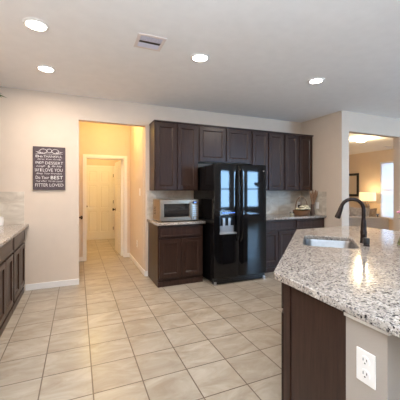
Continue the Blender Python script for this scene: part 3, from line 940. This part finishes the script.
for k in range(26):
    s_ = -1 if k % 3 == 0 else 1
    a = random.uniform(-.5, .5)
    lx = s_ * random.uniform(.02, .09); ly = random.uniform(-.06, .04); hz = random.uniform(.36, .48)
    st.tube([(random.uniform(-.01, .01), random.uniform(-.01, .01), .03), (lx * .35, ly * .35, hz * .5), (lx * .8, ly * .8, hz * .84), (lx, ly, hz)], [.003, .004, .011, .004], seg=6)
st.build('dried_reeds', 'reed', rd)
jr = thing('glass_jar', 'small clear glass jar left of the flower basket', 'jar', (3.60, 4.14, .914))
MB().lathe([(.004, .003), (.033, .003), (.035, .01), (.035, .07), (.033, .07)], seg=20, cap=False).build('glass', 'jar', jr, smooth=True)
MB().lathe([(.031, .006), (.031, .04), (.003, .042)], seg=20).build('wax', 'cream', jr)

# plant on top of the left wall cabinet
pp = thing('potted_plant', 'leafy green plant on top of the left wall cabinet', 'plant', (-1.06, 4.25, 2.438))
MB().lathe([(.05, 0), (.065, .08), (.070, .09), (.060, .09), (.055, .075), (.01, .07)], seg=20, cap=True).build('pot', 'pot', pp, smooth=True)
lf = MB(); random.seed(5)
for k in range(46):
    a = random.uniform(0, 2 * PI); el = random.uniform(-.1, .9); r0 = random.uniform(.0, .05); rr = random.uniform(.05, .11)
    bx, by, bz = rr * math.cos(a), rr * math.sin(a), .10 + .10 * random.random()
    lf.leaf((bx, by, bz), (math.cos(a), math.sin(a), el), random.uniform(.06, .10), .02)
lf.leaf((.10, .12, .15), (.9, .35, .18), .13, .024)
lf.leaf((.09, .10, .17), (.9, .1, .3), .09, .02)
lf.build('foliage', 'leaf', pp)
st = MB()
for k in range(8):
    a = 2 * PI * k / 8
    st.tube([(0, 0, .06), (.05 * math.cos(a), .05 * math.sin(a), .14), (.11 * math.cos(a), .11 * math.sin(a), .16)], .003, seg=6)
st.build('stems', 'leaf', pp)

# ------------------------------------------------------------------ living room
sf = thing('sofa', 'grey upholstered sofa seen from behind through the wall opening', 'sofa', (6.34, 4.16, 0), math.radians(-38) + PI)
# local: x runs from the right end (0) to the left (1.95), y=0 is the outside of the back, seat towards -y
LS = 1.98
MB().box((.0, -.20, .10), (LS, 0, .765)).build('backrest', 'sofa', sf, bevel=.03, seg=4)
MB().box((.0, -.92, .10), (LS, -.20, .30)).build('base', 'sofa', sf, bevel=.02)
for x in (0, LS - .12):
    MB().box((x, -.92, .10), (x + .12, -.19, .60)).build('arm', 'sofa', sf, bevel=.04, seg=4)
for k in range(2):
    MB().box((.185 + .808 * k, -.93, .302), (.985 + .808 * k, -.36, .45)).build('seat_cushion', 'sofa', sf, bevel=.04, seg=4)
    MB().box((.185 + .808 * k, -.37, .44), (.985 + .808 * k, -.20, .755)).build('back_cushion', 'sofa', sf, bevel=.05, seg=4)
for x in (.05, LS - .10):
    for y in (-.06, -.88):
        MB().box((x, y, 0), (x + .05, y + .05, .10)).build('leg', 'tablewood', sf)
sfm = Matrix.Translation((6.34, 4.16, 0)) @ Matrix.Rotation(math.radians(-38) + PI, 4, 'Z')
def pillow(lx, ly, lz, size, tilt, mat, label):
    t = thing('throw_pillow', label, 'pillow', tuple(sfm @ Vector((lx, ly, lz))), math.radians(-38) + PI, group='throw pillows along the sofa')
    b = MB(); n = 8
    vs = {}
    for s in (1, -1):
        for i in range(n + 1):
            for j in range(n + 1):
                u, v = i / n * 2 - 1, j / n * 2 - 1
                edge = max(0, (1 - u * u) * (1 - v * v)) ** .45
                pinch = 1 - .08 * (1 - abs(u) ** 2) * (abs(v)) - 0
                vs[s, i, j] = b.bm.verts.new((u * size / 2 * (1 - .07 * (1 - v * v)), s * .075 * edge, 1.2 * (size / 2 + v * size / 2 * (1 - .07 * (1 - u * u)))))
        for i in range(n):
            for j in range(n):
                b.bm.faces.new((vs[s, i, j], vs[s, i + 1, j], vs[s, i + 1, j + 1], vs[s, i, j + 1]))
    bmesh.ops.remove_doubles(b.bm, verts=b.bm.verts[:], dist=1e-4)
    b.build('cushion', mat, t, smooth=True, rot=(tilt, 0, 0))
pillow(.27, -.68, .452, .42, -.2, 'pillowbeige', 'tan throw pillow on the sofa, beneath the lit lamp and nearest the window')
pillow(.48, -.46, .452, .44, -.1, 'pillowlight', 'pale grey throw pillow directly below the table lamp base')
pillow(.72, -.68, .452, .42, -.2, 'pillowlight', 'pale throw pillow on the sofa, just left of the faucet neck')
pillow(.94, -.46, .452, .44, -.1, 'pillowlight', 'pale throw pillow on the sofa next to the opening edge')

et = thing('side_table', 'dark side table under the lit lamp in the living room', 'table', (9.30, 6.86, 0))
MB().box((-.25, -.25, .53), (.25, .25, .56)).build('table_top', 'tablewood', et, bevel=.004)
for sx in (-1, 1):
    for sy in (-1, 1):
        MB().box((sx * .22 - .02, sy * .22 - .02, 0), (sx * .22 + .02, sy * .22 + .02, .53)).build('leg', 'tablewood', et)
MB().box((-.22, -.22, .15), (.22, .22, .17)).build('shelf', 'tablewood', et)
tl = thing('table_lamp', 'lit table lamp with a wide drum shade by the living room window', 'lamp', (9.30, 6.86, .56))
MB().lathe([(.085, 0), (.085, .02), (.05, .04), (.07, .14), (.085, .22), (.07, .30), (.035, .37), (.03, .40), (.012, .42), (.012, .56), (.004, .56)], seg=24).build('lamp_base', 'lampbase', tl, smooth=True)
MB().lathe([(.262, .445), (.255, .745), (.252, .745), (.259, .445)], seg=32, cap=False).build('lamp_shade', 'shade', tl, smooth=True)
MB().lathe([(.03, .56), (.045, .60), (.03, .65), (.004, .66)], seg=16).build('bulb', 'dome', tl, smooth=True)
bulb((0, 0, .80), 6, (1.0, .72, .38), tl, r=.05)
mr = thing('wall_mirror', 'dark framed mirror on the living room wall left of the lamp', 'mirror', (XE, 8.12, 1.145), -PI / 2)
mw_, mh_ = .64, .875; e = .085
b = MB(); b.box((0, -.035, 0), (mw_, 0, e)).box((0, -.035, mh_ - e), (mw_, 0, mh_)).box((0, -.035, e), (e, 0, mh_ - e)).box((mw_ - e, -.035, e), (mw_, 0, mh_ - e))
b.build('frame', 'blackmatte', mr, bevel=.008)
MB().box((e, -.012, e), (mw_ - e, -.006, mh_ - e)).build('glass', 'mirror', mr)
